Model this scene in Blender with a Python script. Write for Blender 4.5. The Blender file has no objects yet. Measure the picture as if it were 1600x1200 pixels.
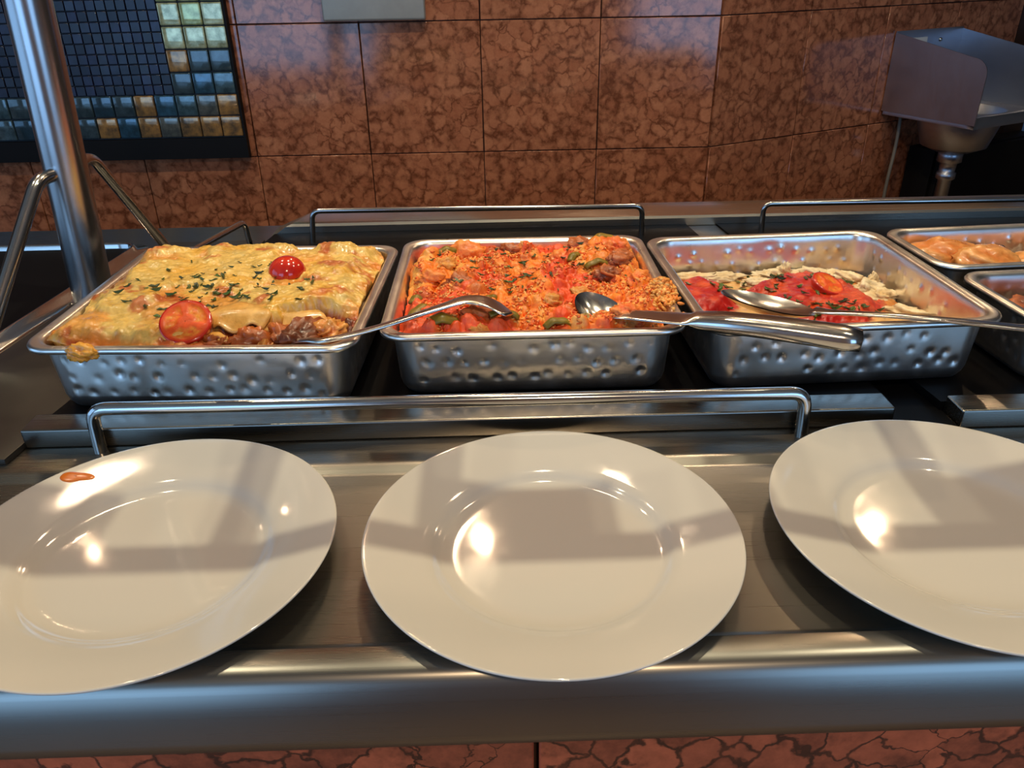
import bpy, bmesh, math, random
import numpy as np
from mathutils import Vector, Matrix

random.seed(7); rng = np.random.default_rng(11)
S = bpy.context.scene
C = S.collection
R = math.radians

# ------------------------------------------------------------------ camera (tray shelf top is z = 0, floor z = -0.9)
def make_camera(f_px=1240., pitch=28.2, yaw=1.0, roll=1.0, height=.435):
    p, y, r = R(pitch), R(yaw), R(roll)
    fw = Vector((math.sin(y)*math.cos(p), math.cos(y)*math.cos(p), -math.sin(p)))
    ri = Vector((math.cos(y), -math.sin(y), 0)); up = ri.cross(fw)
    Rv = math.cos(r)*ri - math.sin(r)*up; Uv = math.sin(r)*ri + math.cos(r)*up
    cam = bpy.data.cameras.new('camera'); cam.sensor_width = 36; cam.lens = 36*f_px/1600
    cam.clip_start = .01
    o = bpy.data.objects.new('camera', cam); C.objects.link(o)
    m = Matrix((Rv, Uv, -fw)).transposed().to_4x4(); m.translation = (0, 0, height)
    o.matrix_world = m; S.camera = o
make_camera()

# ------------------------------------------------------------------ world, daylight windows, exposure
W = bpy.data.worlds.new('world'); S.world = W; W.use_nodes = True
W.node_tree.nodes['Background'].inputs[0].default_value = (.45, .62, 1, 1)
W.node_tree.nodes['Background'].inputs[1].default_value = .05
vs = S.view_settings
vs.view_transform = 'Standard'; vs.look = 'None'; vs.gamma = 1; vs.use_curve_mapping = False
vs.exposure = 0.0
WINDOW_RAD, LAMP_POWER, CEIL_POWER, KEY_POWER = 3.0, 9, 4.6, 56
WINDOW_COL, LAMP_COL, CEIL_COL = (.30, .58, 1), (1, .70, .42), (1, .74, .48)
def area_light(name, loc, rot, sx, sy, power, col, shape='RECTANGLE', spread=180):
    l = bpy.data.lights.new(name, 'AREA'); l.shape = shape; l.size = sx; l.size_y = sy
    l.energy = power; l.color = col; l.spread = R(spread)
    o = bpy.data.objects.new(name, l); C.objects.link(o); o.location = loc; o.rotation_euler = rot
    return o
# daylight entering through the two window openings behind the camera and the one in the left wall
WIN = [(-3.15, -.95), (1.15, 3.1)]
for a, b in WIN:
    area_light('window_daylight', ((a+b)/2, -2.62, .6), (R(90), 0, 0), b-a, 2.0, WINDOW_RAD*math.pi*(b-a)*2, WINDOW_COL)
area_light('window_daylight', (-3.42, -.45, .7), (R(90), 0, R(-90)), 2.9, 1.8, .55*WINDOW_RAD*math.pi*2.9*1.8, WINDOW_COL)
# added warm fill lights at ceiling height, brightening wall and floor; no fixtures
for x, y in [(-.9, 1.72), (-.1, 1.72), (.7, 1.72), (.2, -1.1)]:
    area_light('added_warm_fill', (x, y, 1.86), (0, 0, 0), .16, .16, CEIL_POWER*(5 if y < 0 else 1), CEIL_COL, 'DISK', 150)

# small halogen spots in the ceiling above the pans; outer two added for side food
for x, k in [(.15, 1), (-.85, .32), (1.1, .32)]:
    l = bpy.data.lights.new('ceiling_spot', 'SPOT'); l.energy = KEY_POWER*k; l.color = (1, .90, .64); l.spot_size = R(110); l.spot_blend = .7; l.shadow_soft_size = .014
    o = bpy.data.objects.new('ceiling_spot', l); C.objects.link(o); o.location = (x, .95, 1.86)

# ------------------------------------------------------------------ helpers
def setp(o, label=None, cat=None, group=None, kind=None):
    if label: o['label'] = label
    if cat: o['category'] = cat
    if group: o['group'] = group
    if kind: o['kind'] = kind
    return o
def empty(name, loc=(0, 0, 0), rz=0, **k):
    o = bpy.data.objects.new(name, None); C.objects.link(o); o.location = loc; o.rotation_euler = (0, 0, rz)
    o.empty_display_size = .05
    return setp(o, **k)
def link(name, me, mat=None, parent=None, loc=None, rot=None, **k):
    o = bpy.data.objects.new(name, me); C.objects.link(o)
    if mat and not me.materials: me.materials.append(mat)
    if parent: o.parent = parent
    if loc is not None: o.location = loc
    if rot is not None: o.rotation_euler = rot
    return setp(o, **k)
def mesh(name, V, Fc, smooth=True, col=None):
    me = bpy.data.meshes.new(name)
    V = np.asarray(V, np.float32)
    if isinstance(Fc, np.ndarray):
        n, k = Fc.shape
        me.vertices.add(len(V)); me.vertices.foreach_set('co', V.ravel())
        me.loops.add(n*k); me.loops.foreach_set('vertex_index', Fc.astype(np.int32).ravel())
        me.polygons.add(n); me.polygons.foreach_set('loop_start', np.arange(0, n*k, k, dtype=np.int32))
        me.update(calc_edges=True); me.validate()
    else:
        me.from_pydata(V.tolist(), [], Fc)
    me.polygons.foreach_set('use_smooth', np.full(len(me.polygons), smooth))
    if col is not None:
        a = me.color_attributes.new('tint', 'FLOAT_COLOR', 'POINT')
        c = np.ones((len(V), 4), np.float32); c[:, :3] = col
        a.data.foreach_set('color', c.ravel())
    me.update()
    return me
def grid_faces(m, n, wrap=False, flip=False):
    i = np.arange(m-1)[:, None]; j = np.arange(n if wrap else n-1)[None, :]
    j2 = (j+1) % n
    f = np.stack([i*n+j+0*i, i*n+j2+0*i, (i+1)*n+j2, (i+1)*n+j], -1).reshape(-1, 4)
    return f[:, ::-1].copy() if flip else f
def box(bm, x0, x1, y0, y1, z0, z1):
    v = [bm.verts.new(p) for p in [(x0,y0,z0),(x1,y0,z0),(x1,y1,z0),(x0,y1,z0),(x0,y0,z1),(x1,y0,z1),(x1,y1,z1),(x0,y1,z1)]]
    for f in [(3,2,1,0),(4,5,6,7),(0,1,5,4),(1,2,6,5),(2,3,7,6),(3,0,4,7)]: bm.faces.new([v[i] for i in f])
def bm_mesh(name, bm, bevel=0, seg=2, smooth=False):
    if bevel:
        bmesh.ops.bevel(bm, geom=bm.edges[:], offset=bevel, segments=seg, profile=.6, affect='EDGES', clamp_overlap=True)
    bmesh.ops.recalc_face_normals(bm, faces=bm.faces[:])
    me = bpy.data.meshes.new(name); bm.to_mesh(me); bm.free()
    if smooth or bevel:
        me.polygons.foreach_set('use_smooth', np.full(len(me.polygons), True))
        me.set_sharp_from_angle(angle=R(40))
    return me
def box_mesh(name, x0, x1, y0, y1, z0, z1, bevel=0, seg=2):
    bm = bmesh.new(); box(bm, x0, x1, y0, y1, z0, z1); return bm_mesh(name, bm, bevel, seg)
def prism_mesh(name, poly, z0, z1, bevel=0):
    bm = bmesh.new(); lo = [bm.verts.new((x, y, z0)) for x, y in poly]; hi = [bm.verts.new((x, y, z1)) for x, y in poly]
    bm.faces.new(lo[::-1]); bm.faces.new(hi); n = len(poly)
    for i in range(n): bm.faces.new([lo[i], lo[(i+1) % n], hi[(i+1) % n], hi[i]])
    return bm_mesh(name, bm, bevel)
def extrude_x(name, prof, x0, x1, cap=True, xoff=None):
    """closed profile of (y, z) pulled along x; xoff[i] = extra x at the x0 end (mitre)"""
    n = len(prof); xo = xoff or [0]*n
    V = [(x0+xo[i], y, z) for i, (y, z) in enumerate(prof)] + [(x1, y, z) for y, z in prof]
    Fc = [(i, (i+1) % n, n+(i+1) % n, n+i) for i in range(n)]
    if cap: Fc += [tuple(range(n))[::-1], tuple(range(n, 2*n))]
    bm = bmesh.new(); vv = [bm.verts.new(p) for p in V]
    for f in Fc: bm.faces.new([vv[i] for i in f])
    bmesh.ops.recalc_face_normals(bm, faces=bm.faces[:])
    me = bpy.data.meshes.new(name); bm.to_mesh(me); bm.free()
    me.polygons.foreach_set('use_smooth', np.full(len(me.polygons), True)); me.set_sharp_from_angle(angle=R(33))
    return me
def fillet(pts, r, n=7):
    out = [Vector(pts[0])]
    for i in range(1, len(pts)-1):
        p, a, b = Vector(pts[i]), Vector(pts[i-1]), Vector(pts[i+1])
        da, db = (a-p), (b-p); k = min(r, da.length*.48, db.length*.48)
        s, e = p+da.normalized()*k, p+db.normalized()*k
        for t in np.linspace(0, 1, n): out.append(s*(1-t)**2+p*2*t*(1-t)+e*t*t)
    out.append(Vector(pts[-1])); return out
def tube(name, pts, rad, seg=14, cap=True, flat=None):
    """round tube through pts; rad a number or list"""
    pts = [Vector(p) for p in pts]; n = len(pts); V = []; ref = None
    for i, p in enumerate(pts):
        t = (pts[min(i+1, n-1)]-pts[max(i-1, 0)]).normalized()
        if ref is None:
            ref = t.orthogonal().normalized()
        ref = (ref - t*ref.dot(t)).normalized(); b = t.cross(ref)
        r = rad[i] if hasattr(rad, '__len__') else rad
        for k in range(seg):
            a = 2*math.pi*k/seg; V.append(p+ref*math.cos(a)*r+b*math.sin(a)*r)
    Fc = [tuple(int(q) for q in f) for f in grid_faces(n, seg, True)]
    if cap: Fc += [tuple(range(seg))[::-1], tuple(range((n-1)*seg, n*seg))]
    me = mesh(name, [tuple(v) for v in V], Fc); me.set_sharp_from_angle(angle=R(50)); return me
def lathe(name, prof, seg=96):
    m = len(prof); a = np.linspace(0, 2*np.pi, seg, endpoint=False)
    pr = np.array(prof); V = np.stack([pr[:, 0:1]*np.cos(a), pr[:, 0:1]*np.sin(a), pr[:, 1:2]+0*a], -1).reshape(-1, 3)
    return mesh(name, V, grid_faces(m, seg, True))
def loft(name, path, w, t, side, seg=16, power=2.6):
    """flattened super-elliptic section along a path: w half widths, t half thicknesses, side = sideways direction"""
    path = [Vector(p) for p in path]; n = len(path); V = []
    e = 2/power
    for i, p in enumerate(path):
        tg = (path[min(i+1, n-1)]-path[max(i-1, 0)]).normalized()
        s = Vector(side); s = (s-tg*s.dot(tg)).normalized(); u = s.cross(tg)
        for k in range(seg):
            a = 2*math.pi*k/seg; c, d = math.cos(a), math.sin(a)
            V.append(p+s*math.copysign(abs(c)**e, c)*w[i]+u*math.copysign(abs(d)**e, d)*t[i])
    Fc = [tuple(int(q) for q in f) for f in grid_faces(n, seg, True)]+[tuple(range(seg))[::-1], tuple(range((n-1)*seg, n*seg))]
    return mesh(name, [tuple(v) for v in V], Fc)
def hashn(ix, iy, seed):
    h = (ix.astype(np.int64)*374761393+iy.astype(np.int64)*668265263+seed*974711) & 0xffffffff
    h = ((h ^ (h >> 13))*1274126177) & 0xffffffff
    return ((h ^ (h >> 16)) & 0xffff)/65535.
def vnoise(x, y, seed=0):
    x, y = np.asarray(x, float), np.asarray(y, float)
    ix, iy = np.floor(x), np.floor(y); fx, fy = x-ix, y-iy
    fx = fx*fx*fx*(fx*(fx*6-15)+10); fy = fy*fy*fy*(fy*(fy*6-15)+10)
    a, b = hashn(ix, iy, seed), hashn(ix+1, iy, seed); c, d = hashn(ix, iy+1, seed), hashn(ix+1, iy+1, seed)
    return (a*(1-fx)+b*fx)*(1-fy)+(c*(1-fx)+d*fx)*fy
def fbm(x, y, seed=0, o=4, g=.5):
    s, a, tot = 0, 1, 0
    for i in range(o):
        s = s+a*vnoise(x*2**i+17*i, y*2**i-9*i, seed+i); tot += a; a *= g
    return s/tot
def sstep(a, b, x):
    t = np.clip((x-a)/(b-a), 0, 1); return t*t*(3-2*t)
def lin(c):  # sRGB 0-255 -> linear
    return tuple((v/255/12.92 if v/255 <= .04045 else ((v/255+.055)/1.055)**2.4) for v in c)

# ------------------------------------------------------------------ materials
def mat(name):
    m = bpy.data.materials.new(name); m.use_nodes = True; nt = m.node_tree
    return m, nt, nt.nodes['Principled BSDF']
def nd(nt, t, **k):
    n = nt.nodes.new(t)
    for a, b in k.items():
        if a.startswith('_'): n.inputs[a[1:].replace('_', ' ')].default_value = b
        else: setattr(n, a, b)
    return n
def noise_to(nt, vec, scale, detail=4, rough=.5):
    n = nd(nt, 'ShaderNodeTexNoise'); n.inputs['Scale'].default_value = scale; n.inputs['Detail'].default_value = detail
    n.inputs['Roughness'].default_value = rough
    if vec is not None: nt.links.new(vec, n.inputs['Vector'])
    return n.outputs['Fac']
def ramp(nt, fac, stops):
    r = nd(nt, 'ShaderNodeValToRGB'); e = r.color_ramp.elements
    while len(e) < len(stops): e.new(.5)
    for q, (p, c) in zip(e, stops): q.position = p; q.color = (*c, 1) if len(c) == 3 else c
    nt.links.new(fac, r.inputs[0]); return r.outputs[0]
def mapr(nt, fac, a, b, c, d):
    n = nd(nt, 'ShaderNodeMapRange'); nt.links.new(fac, n.inputs[0])
    for i, v in enumerate((a, b, c, d)): n.inputs[i+1].default_value = v
    return n.outputs[0]
def mixc(nt, fac, a, b, mode='MIX'):
    n = nd(nt, 'ShaderNodeMix', data_type='RGBA', blend_type=mode)
    if isinstance(fac, (int, float)): n.inputs[0].default_value = fac
    else: nt.links.new(fac, n.inputs[0])
    for i, v in ((6, a), (7, b)):
        if isinstance(v, tuple): n.inputs[i].default_value = (*v, 1) if len(v) == 3 else v
        else: nt.links.new(v, n.inputs[i])
    return n.outputs[2]
def bump(nt, bs, h, strength, dist):
    b = nd(nt, 'ShaderNodeBump'); b.inputs['Strength'].default_value = strength; b.inputs['Distance'].default_value = dist
    nt.links.new(h, b.inputs['Height']); nt.links.new(b.outputs[0], bs.inputs['Normal'])
def scaled(nt, sx, sy, sz, src='Object'):
    t = nd(nt, 'ShaderNodeTexCoord'); m = nd(nt, 'ShaderNodeMapping'); m.inputs['Scale'].default_value = (sx, sy, sz)
    nt.links.new(t.outputs[src], m.inputs[0]); return m.outputs[0]
def steel(name, base=(.56, .53, .48), r0=.2, r1=.36, streak=(6, 160, 160), bmp=.02, smudge=5):
    m, nt, b = mat(name); b.inputs['Metallic'].default_value = 1
    v = scaled(nt, *streak); s = noise_to(nt, v, 4, 3, .6)
    sm = noise_to(nt, scaled(nt, 1, 1, 1), smudge, 4, .6)
    mul = nd(nt, 'ShaderNodeMath', operation='MULTIPLY'); nt.links.new(s, mul.inputs[0]); nt.links.new(sm, mul.inputs[1])
    nt.links.new(mapr(nt, mul.outputs[0], .08, .5, r0, r1), b.inputs['Roughness'])
    nt.links.new(mixc(nt, mapr(nt, sm, .3, .7, 0, 1), tuple(.86*c for c in base), base), b.inputs['Base Color'])
    bump(nt, b, s, bmp, .002); return m
M_STEEL = steel('brushed_steel', (.29, .27, .235), .26, .32, (.8, 260, 260), .004, 2.5)
M_LEDGE = steel('ledge_steel', (.80, .73, .62), .22, .3, (.8, 200, 200), .003, 2.5)
M_RAIL = steel('rail_steel', (.62, .60, .57), .13, .2, (4, 40, 40), .004)
M_POST = steel('post_steel', (.50, .49, .49), .22, .30, (200, 200, 2), .006)
M_PAN = steel('pan_steel', (.88, .85, .80), .26, .38, (12, 12, 12), .008, 14)
M_SPOON = steel('spoon_steel', (.66, .62, .57), .15, .24, (20, 60, 60), .006, 30)
M_SINK = steel('sink_steel', (.52, .55, .62), .3, .42, (60, 60, 4), .02)
def plain(name, col, rough=.5, metal=0, coat=0, spec=.5, sss=0, emis=None):
    m, nt, b = mat(name); b.inputs['Roughness'].default_value = rough; b.inputs['Metallic'].default_value = metal
    b.inputs['Coat Weight'].default_value = coat; b.inputs['Specular IOR Level'].default_value = spec
    n = noise_to(nt, scaled(nt, 1, 1, 1), 35, 3)
    nt.links.new(mixc(nt, n, tuple(c*.85 for c in col), tuple(min(1, c*1.12) for c in col)), b.inputs['Base Color'])
    if sss:
        b.inputs['Subsurface Weight'].default_value = sss; b.inputs['Subsurface Radius'].default_value = (.006, .003, .0015)
    return m
M_BLACK = plain('black_glass', (.0035, .0035, .004), .45, spec=.06)
M_DARK = plain('dark_metal', (.006, .005, .0045), .6, spec=.15)
M_STRIP = plain('dark_brushed_strip', (.05, .045, .038), .35, .6)
M_FRAME = plain('dark_wood_frame', (.022, .011, .007), .35)
M_PLASTER = plain('room_plaster', (.30, .20, .13), .8)
M_CEIL = plain('ceiling_paint', (.5, .44, .36), .8)
M_FLOOR = plain('warm_wood_floor', (.25, .165, .10), .45)
M_DOOR = plain('door_blue_grey', (.16, .28, .46), .4)
M_PLATEBOX = plain('grey_cover_plate', (.36, .34, .29), .45, .4)
M_TUBE = plain('grey_hose', (.16, .14, .11), .6)
def ceramic():
    m, nt, b = mat('white_ceramic'); b.inputs['Base Color'].default_value = (.55, .515, .45, 1)
    n = noise_to(nt, scaled(nt, 1, 1, 1), 70, 2)
    nt.links.new(mapr(nt, n, .3, .7, .05, .09), b.inputs['Roughness'])
    return m
M_CERAMIC = ceramic()
def marble(name, light, mid, dark, scale, vein=.10, rough=.16, soft=(0, 1), patchy=.8, low=.15):
    m, nt, b = mat(name)
    g = nd(nt, 'ShaderNodeNewGeometry'); oi = nd(nt, 'ShaderNodeObjectInfo')
    off = nd(nt, 'ShaderNodeVectorMath', operation='SCALE'); off.inputs[0].default_value = (13.7, 9.1, 21.3)
    nt.links.new(oi.outputs['Random'], off.inputs['Scale'])
    add = nd(nt, 'ShaderNodeVectorMath', operation='ADD'); nt.links.new(g.outputs['Position'], add.inputs[0]); nt.links.new(off.outputs[0], add.inputs[1])
    pos = add.outputs[0]
    nz = nd(nt, 'ShaderNodeTexNoise'); nz.inputs['Scale'].default_value = scale*1.3; nz.inputs['Detail'].default_value = 4
    nt.links.new(pos, nz.inputs['Vector'])
    wv = nd(nt, 'ShaderNodeVectorMath', operation='MULTIPLY_ADD'); nt.links.new(nz.outputs['Color'], wv.inputs[0])
    k = 1.1/scale; wv.inputs[1].default_value = (k, k, k); nt.links.new(pos, wv.inputs[2])
    v = nd(nt, 'ShaderNodeTexVoronoi', feature='DISTANCE_TO_EDGE'); v.inputs['Scale'].default_value = scale; nt.links.new(wv.outputs[0], v.inputs['Vector'])
    vc = nd(nt, 'ShaderNodeTexVoronoi', feature='F1'); vc.inputs['Scale'].default_value = scale; nt.links.new(wv.outputs[0], vc.inputs['Vector'])
    big = noise_to(nt, pos, scale*.32, 4, .6); fine = noise_to(nt, pos, scale*3.2, 5, .65)
    sep = nd(nt, 'ShaderNodeSeparateColor'); nt.links.new(vc.outputs['Color'], sep.inputs[0])
    cellc = ramp(nt, sep.outputs[0], [(0, mid), (.5, tuple((a+c)/2 for a, c in zip(mid, light))), (1, light)])
    finec = ramp(nt, fine, [(.3, tuple(c*.8 for c in mid)), (.7, light)])
    body = mixc(nt, .4, cellc, finec)
    mot = noise_to(nt, pos, scale*1.1, 5, .62)
    wd = mapr(nt, big, .36, .64, vein*.35, vein*1.5)
    lt = nd(nt, 'ShaderNodeMath', operation='DIVIDE'); nt.links.new(v.outputs['Distance'], lt.inputs[0]); nt.links.new(wd, lt.inputs[1])
    vm = mapr(nt, lt.outputs[0], soft[0], soft[1], 1, 0)
    ms = mapr(nt, mot, .38, .60, low, 1)
    vv = nd(nt, 'ShaderNodeMath', operation='MULTIPLY'); nt.links.new(vm, vv.inputs[0]); nt.links.new(ms, vv.inputs[1])
    c1 = mixc(nt, vv.outputs[0], body, dark)
    patch = mapr(nt, mot, .52, .70, 0, patchy)
    nt.links.new(mixc(nt, patch, c1, tuple((a*.45+c*.55) for a, c in zip(mid, dark))), b.inputs['Base Color'])
    b.inputs['Roughness'].default_value = rough
    nt.links.new(mapr(nt, fine, .3, .7, rough*.8, rough*1.3), b.inputs['Roughness']); b.inputs['IOR'].default_value = 1.6
    return m
M_MARBLE = marble('brown_marble', lin((190, 122, 86)), lin((160, 94, 64)), lin((86, 44, 26)), 30, .26, .11)
M_MARBLE_F = marble('red_marble', lin((184, 94, 62)), lin((104, 48, 32)), lin((44, 18, 12)), 26, .06, .2, (.35, 1), .75, .8)
M_GROUT = plain('grout', lin((60, 34, 24)), .8)
def mosaic(name, cols, rough=.08, coat=.6, metal=.35):
    m, nt, b = mat(name); oi = nd(nt, 'ShaderNodeObjectInfo')
    n = len(cols); st = [(i/n, c) for i, c in enumerate(cols)]
    r = nd(nt, 'ShaderNodeValToRGB'); r.color_ramp.interpolation = 'CONSTANT'; e = r.color_ramp.elements
    while len(e) < n: e.new(.5)
    for q, (p, c) in zip(e, st): q.position = p; q.color = (*c, 1)
    nt.links.new(oi.outputs['Random'], r.inputs[0])
    g = nd(nt, 'ShaderNodeNewGeometry'); nz = noise_to(nt, g.outputs['Position'], 55, 3, .6)
    mul = mixc(nt, mapr(nt, nz, .32, .68, 0, .75), r.outputs[0], tuple(c*.25 for c in cols[0]))
    nt.links.new(mul, b.inputs['Base Color']); b.inputs['Roughness'].default_value = rough
    b.inputs['Metallic'].default_value = metal; b.inputs['Coat Weight'].default_value = coat; b.inputs['Coat Roughness'].default_value = .04
    return m
M_GLASST = mosaic('iridescent_glass', [lin(c) for c in [(84,112,120),(60,100,122),(110,112,104),(168,126,74),(74,92,98),(96,120,128),(190,140,80),(52,78,92)]])
M_GLASSY = mosaic('iridescent_yellow_glass', [lin(c) for c in [(190,200,140),(170,178,128),(150,170,130),(206,206,160),(120,150,140)]])
M_SMALLT = mosaic('navy_glass', [lin(c) for c in [(24,28,50),(30,34,60),(22,24,42),(34,36,66),(28,30,48)]], .3, .05, .1)
def food(name, rough=.4, coat=.25, sss=.12, bscale=260, bstr=.35, bdist=.0015, spec=.5):
    m, nt, b = mat(name); a = nd(nt, 'ShaderNodeAttribute', attribute_name='tint')
    v = scaled(nt, 1, 1, 1); n = noise_to(nt, v, bscale, 4, .6); n2 = noise_to(nt, v, 90, 3, .6)
    nt.links.new(mixc(nt, 1.0, a.outputs['Color'], ramp(nt, n2, [(.25, (.72, .68, .6)), (.75, (1.15, 1.12, 1.1))]), 'MULTIPLY'), b.inputs['Base Color'])
    nt.links.new(mapr(nt, n2, .3, .7, rough*.6, rough*1.3), b.inputs['Roughness'])
    b.inputs['Coat Weight'].default_value = coat; b.inputs['Coat Roughness'].default_value = .15
    b.inputs['Specular IOR Level'].default_value = spec
    bump(nt, b, n, bstr, bdist); return m
M_CHEESE = food('melted_cheese', .38, .32, .1, 180, .35)
M_RICE = food('tomato_rice', .5, .12, .08, 320, .5)
M_FISH = food('fish_and_sauce', .42, .1, .1, 220, .4, spec=.4)
M_PARSLEY = food('chopped_parsley', .5, .1, 0, 500, .3, .0006)
def tomato_skin():
    m, nt, b = mat('tomato_skin'); n = noise_to(nt, scaled(nt, 1, 1, 1), 60, 3)
    nt.links.new(ramp(nt, n, [(.3, (.42, .012, .006)), (.7, (.62, .035, .012))]), b.inputs['Base Color'])
    b.inputs['Roughness'].default_value = .14; b.inputs['Coat Weight'].default_value = .5
    return m
M_TOMATO = tomato_skin()
M_TOMFLESH = food('tomato_flesh', .45, .08, .15, 200, .3, spec=.3)

# ------------------------------------------------------------------ the room
def struct(name, me, m, **k):
    return link(name, me, m, kind='structure', **k)
struct('floor', box_mesh('floor', -3.5, 4.2, -2.8, 5, -.95, -.9), M_FLOOR, label='warm brown restaurant floor')
struct('ceiling', box_mesh('ceiling', -3.5, 4.2, -2.8, 5, 1.9, 1.95), M_CEIL, label='pale restaurant ceiling')
# wall behind the photographer with two window openings; left wall with one
bm = bmesh.new()
for x0, x1, z0, z1 in [(-3.5, 4.2, 1.62, 1.9), (-3.5, 4.2, -.9, -.42), (-3.5, -3.17, -.42, 1.62), (-.93, 1.13, -.42, 1.62), (3.12, 4.2, -.42, 1.62)]:
    box(bm, x0, x1, -2.75, -2.6, z0, z1)
struct('wall_front', bm_mesh('wall_front', bm), M_PLASTER, label='warm plaster wall with two large windows')
bm = bmesh.new()
for y0, y1, z0, z1 in [(-2.75, 5, 1.62, 1.9), (-2.75, 5, -.9, -.22), (-2.75, -1.92, -.22, 1.62), (1.02, 5, -.22, 1.62)]:
    box(bm, -3.5, -3.4, y0, y1, z0, z1)
struct('wall_left', bm_mesh('wall_left', bm), M_PLASTER, label='warm plaster wall with a tall window')
struct('wall_right', box_mesh('wall_right', 4.1, 4.2, -2.75, 5, -.9, 1.9), M_PLASTER, label='warm plaster wall at the right')

TW, TH, Z0T = .2995, .319, -.9-.074+.0   # tile module; joints at z = -.017, .302
tile_me = box_mesh('tile', -TW/2+.0012, TW/2-.0012, -.012, 0, -TH/2+.0012, TH/2-.0012, .0012, 1)
tile_me.materials.append(M_MARBLE)
def tiled_wall(name, label, origin, rz, s0, ncols, zrows, skip=None):
    w = link(name, box_mesh(name, s0, s0+ncols*TW, .0, .08, -.9, 1.9), M_GROUT, loc=origin, rot=(0, 0, rz), kind='structure', label=label)
    w.data.name = name
    for r in zrows:
        zc = -.017+TH*(r+.5)
        for c in range(ncols):
            if skip and skip(c, r): continue
            link('tile', tile_me, None, w, (s0+(c+.5)*TW, .003 if (c*7+r*3) % 4 else .0022, zc))
    return w
# main wall: last joint before the corner at x = .573
tiled_wall('wall_back', 'polished brown marble tile wall behind the buffet', (.573, 2.162, 0), 0, -9*TW, 9, range(-2, 5))
tiled_wall('wall_side', 'brown marble tile wall angled away beside the sink', (.573, 2.162, 0), R(26), 0, 4, range(-2, 5))
# far wall past the door
ca, sa = math.cos(R(26)), math.sin(R(26))
def on_side(s, n, z): return (.573+ca*s+sa*n, 2.162+sa*s-ca*n, z)    # s along the angled wall, n out of it
d = empty('door_1', on_side(4*TW, 0, -.9), R(26)); setp(d, kind='structure', label='blue-grey door in a dark wooden frame')
link('door_frame', box_mesh('door_frame', .0, .10, -.05, .06, 0, 2.75, .004), M_FRAME, d)
link('door_frame', box_mesh('door_frame', .92, 1.02, -.05, .06, 0, 2.75, .004), M_FRAME, d)
link('door_leaf', box_mesh('door_leaf', .10, .92, -.0, .045, 0, 2.75, .003), M_DOOR, d)

# mosaic panel: black frame, big iridescent tiles on two sides, small navy tiles inside
mo = empty('mosaic_panel', (0, 2.147, 0)); setp(mo, label='mosaic panel of navy and iridescent glass tiles on the marble wall', cat='mosaic')
PX1, PX0, PZ0, PZ1 = -.640, -1.44, -.014, .425
bm = bmesh.new()
box(bm, PX0, PX1, -.018, .003, PZ0, .037); box(bm, PX0, PX1, -.018, .003, PZ1-.008, PZ1)
box(bm, PX1-.005, PX1, -.018, .003, .037, PZ1-.008); box(bm, PX0, PX0+.005, -.018, .003, .037, PZ1-.008)
link('frame', bm_mesh('frame', bm), M_DARK, mo)
link('backing', box_mesh('backing', PX0+.005, PX1-.005, -.006, .003, .037, PZ1-.008), plain('mosaic_grout', (.012, .012, .016), .6), mo)
G = .0527
big = box_mesh('glass_tile', -G/2+.0012, G/2-.0012, -.009, 0, -G/2+.0012, G/2-.0012, .0035, 3); big.materials.append(M_GLASST)
bigy = big.copy(); bigy.materials.clear(); bigy.materials.append(M_GLASSY)
x1 = PX1-.006
for r in range(2):
    for c in range(15): link('glass_tile', big, None, mo, (x1-G*(c+.5), -.006, .039+G*(r+.5)))
for r in range(2, 7):
    for c in range(3): link('glass_tile', bigy if r > 3 else big, None, mo, (x1-G*(c+.5), -.006, .039+G*(r+.5)))
g = .0243
small = box_mesh('mosaic_tile', -g/2+.0009, g/2-.0009, -.006, 0, -g/2+.0009, g/2-.0009, .001, 1); small.materials.append(M_SMALLT)
for r in range(11):
    for c in range(25):
        link('mosaic_tile', small, None, mo, (x1-3*G-g*(c+.5), -.006+random.uniform(-.0006, .0006), .039+2*G+g*(r+.5)), (random.uniform(-.02, .02), 0, random.uniform(-.02, .02)))

p = link('cover_plate', box_mesh('cover_plate', -.407, -.158, 2.128, 2.151, .306, .47, .006, 3), M_PLATEBOX,
         label='grey metal cover plate fixed high on the marble wall', cat='cover plate')

# hand sink on the angled wall
sk = empty('hand_sink', on_side(.64, .012, 0), R(26)); setp(sk, label='stainless wall-mounted hand sink with side splash guards', cat='sink')
SW, SD, SZ0, SZ1 = .285, .30, .02, .232
def guard(name, x):
    pts = [(0, SZ0), (SD, SZ0+.0)]
    top = [(SD, SZ1-.085)]
    for t in np.linspace(0, 1, 9): a = t*math.pi/2; top.append((SD-.045+.045*math.cos(a), SZ1-.085+.0+.045*math.sin(a)*.9))
    prof = [(0, SZ0), (SD, SZ0)]+top+[(0, SZ1)]
    bm = bmesh.new(); A = [bm.verts.new((x-.0015, -u, z)) for u, z in prof]; B = [bm.verts.new((x+.0015, -u, z)) for u, z in prof]; n = len(prof)
    bm.faces.new(A); bm.faces.new(B[::-1])
    for i in range(n): bm.faces.new([A[i], B[i], B[(i+1) % n], A[(i+1) % n]])
    return bm_mesh(name, bm)
link('side_guard', guard('side_guard', 0), M_SINK, sk); link('side_guard', guard('side_guard', SW), M_SINK, sk)
link('back_guard', box_mesh('back_guard', 0, SW, -.004, 0, SZ0, SZ1+.004), M_SINK, sk)
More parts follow.
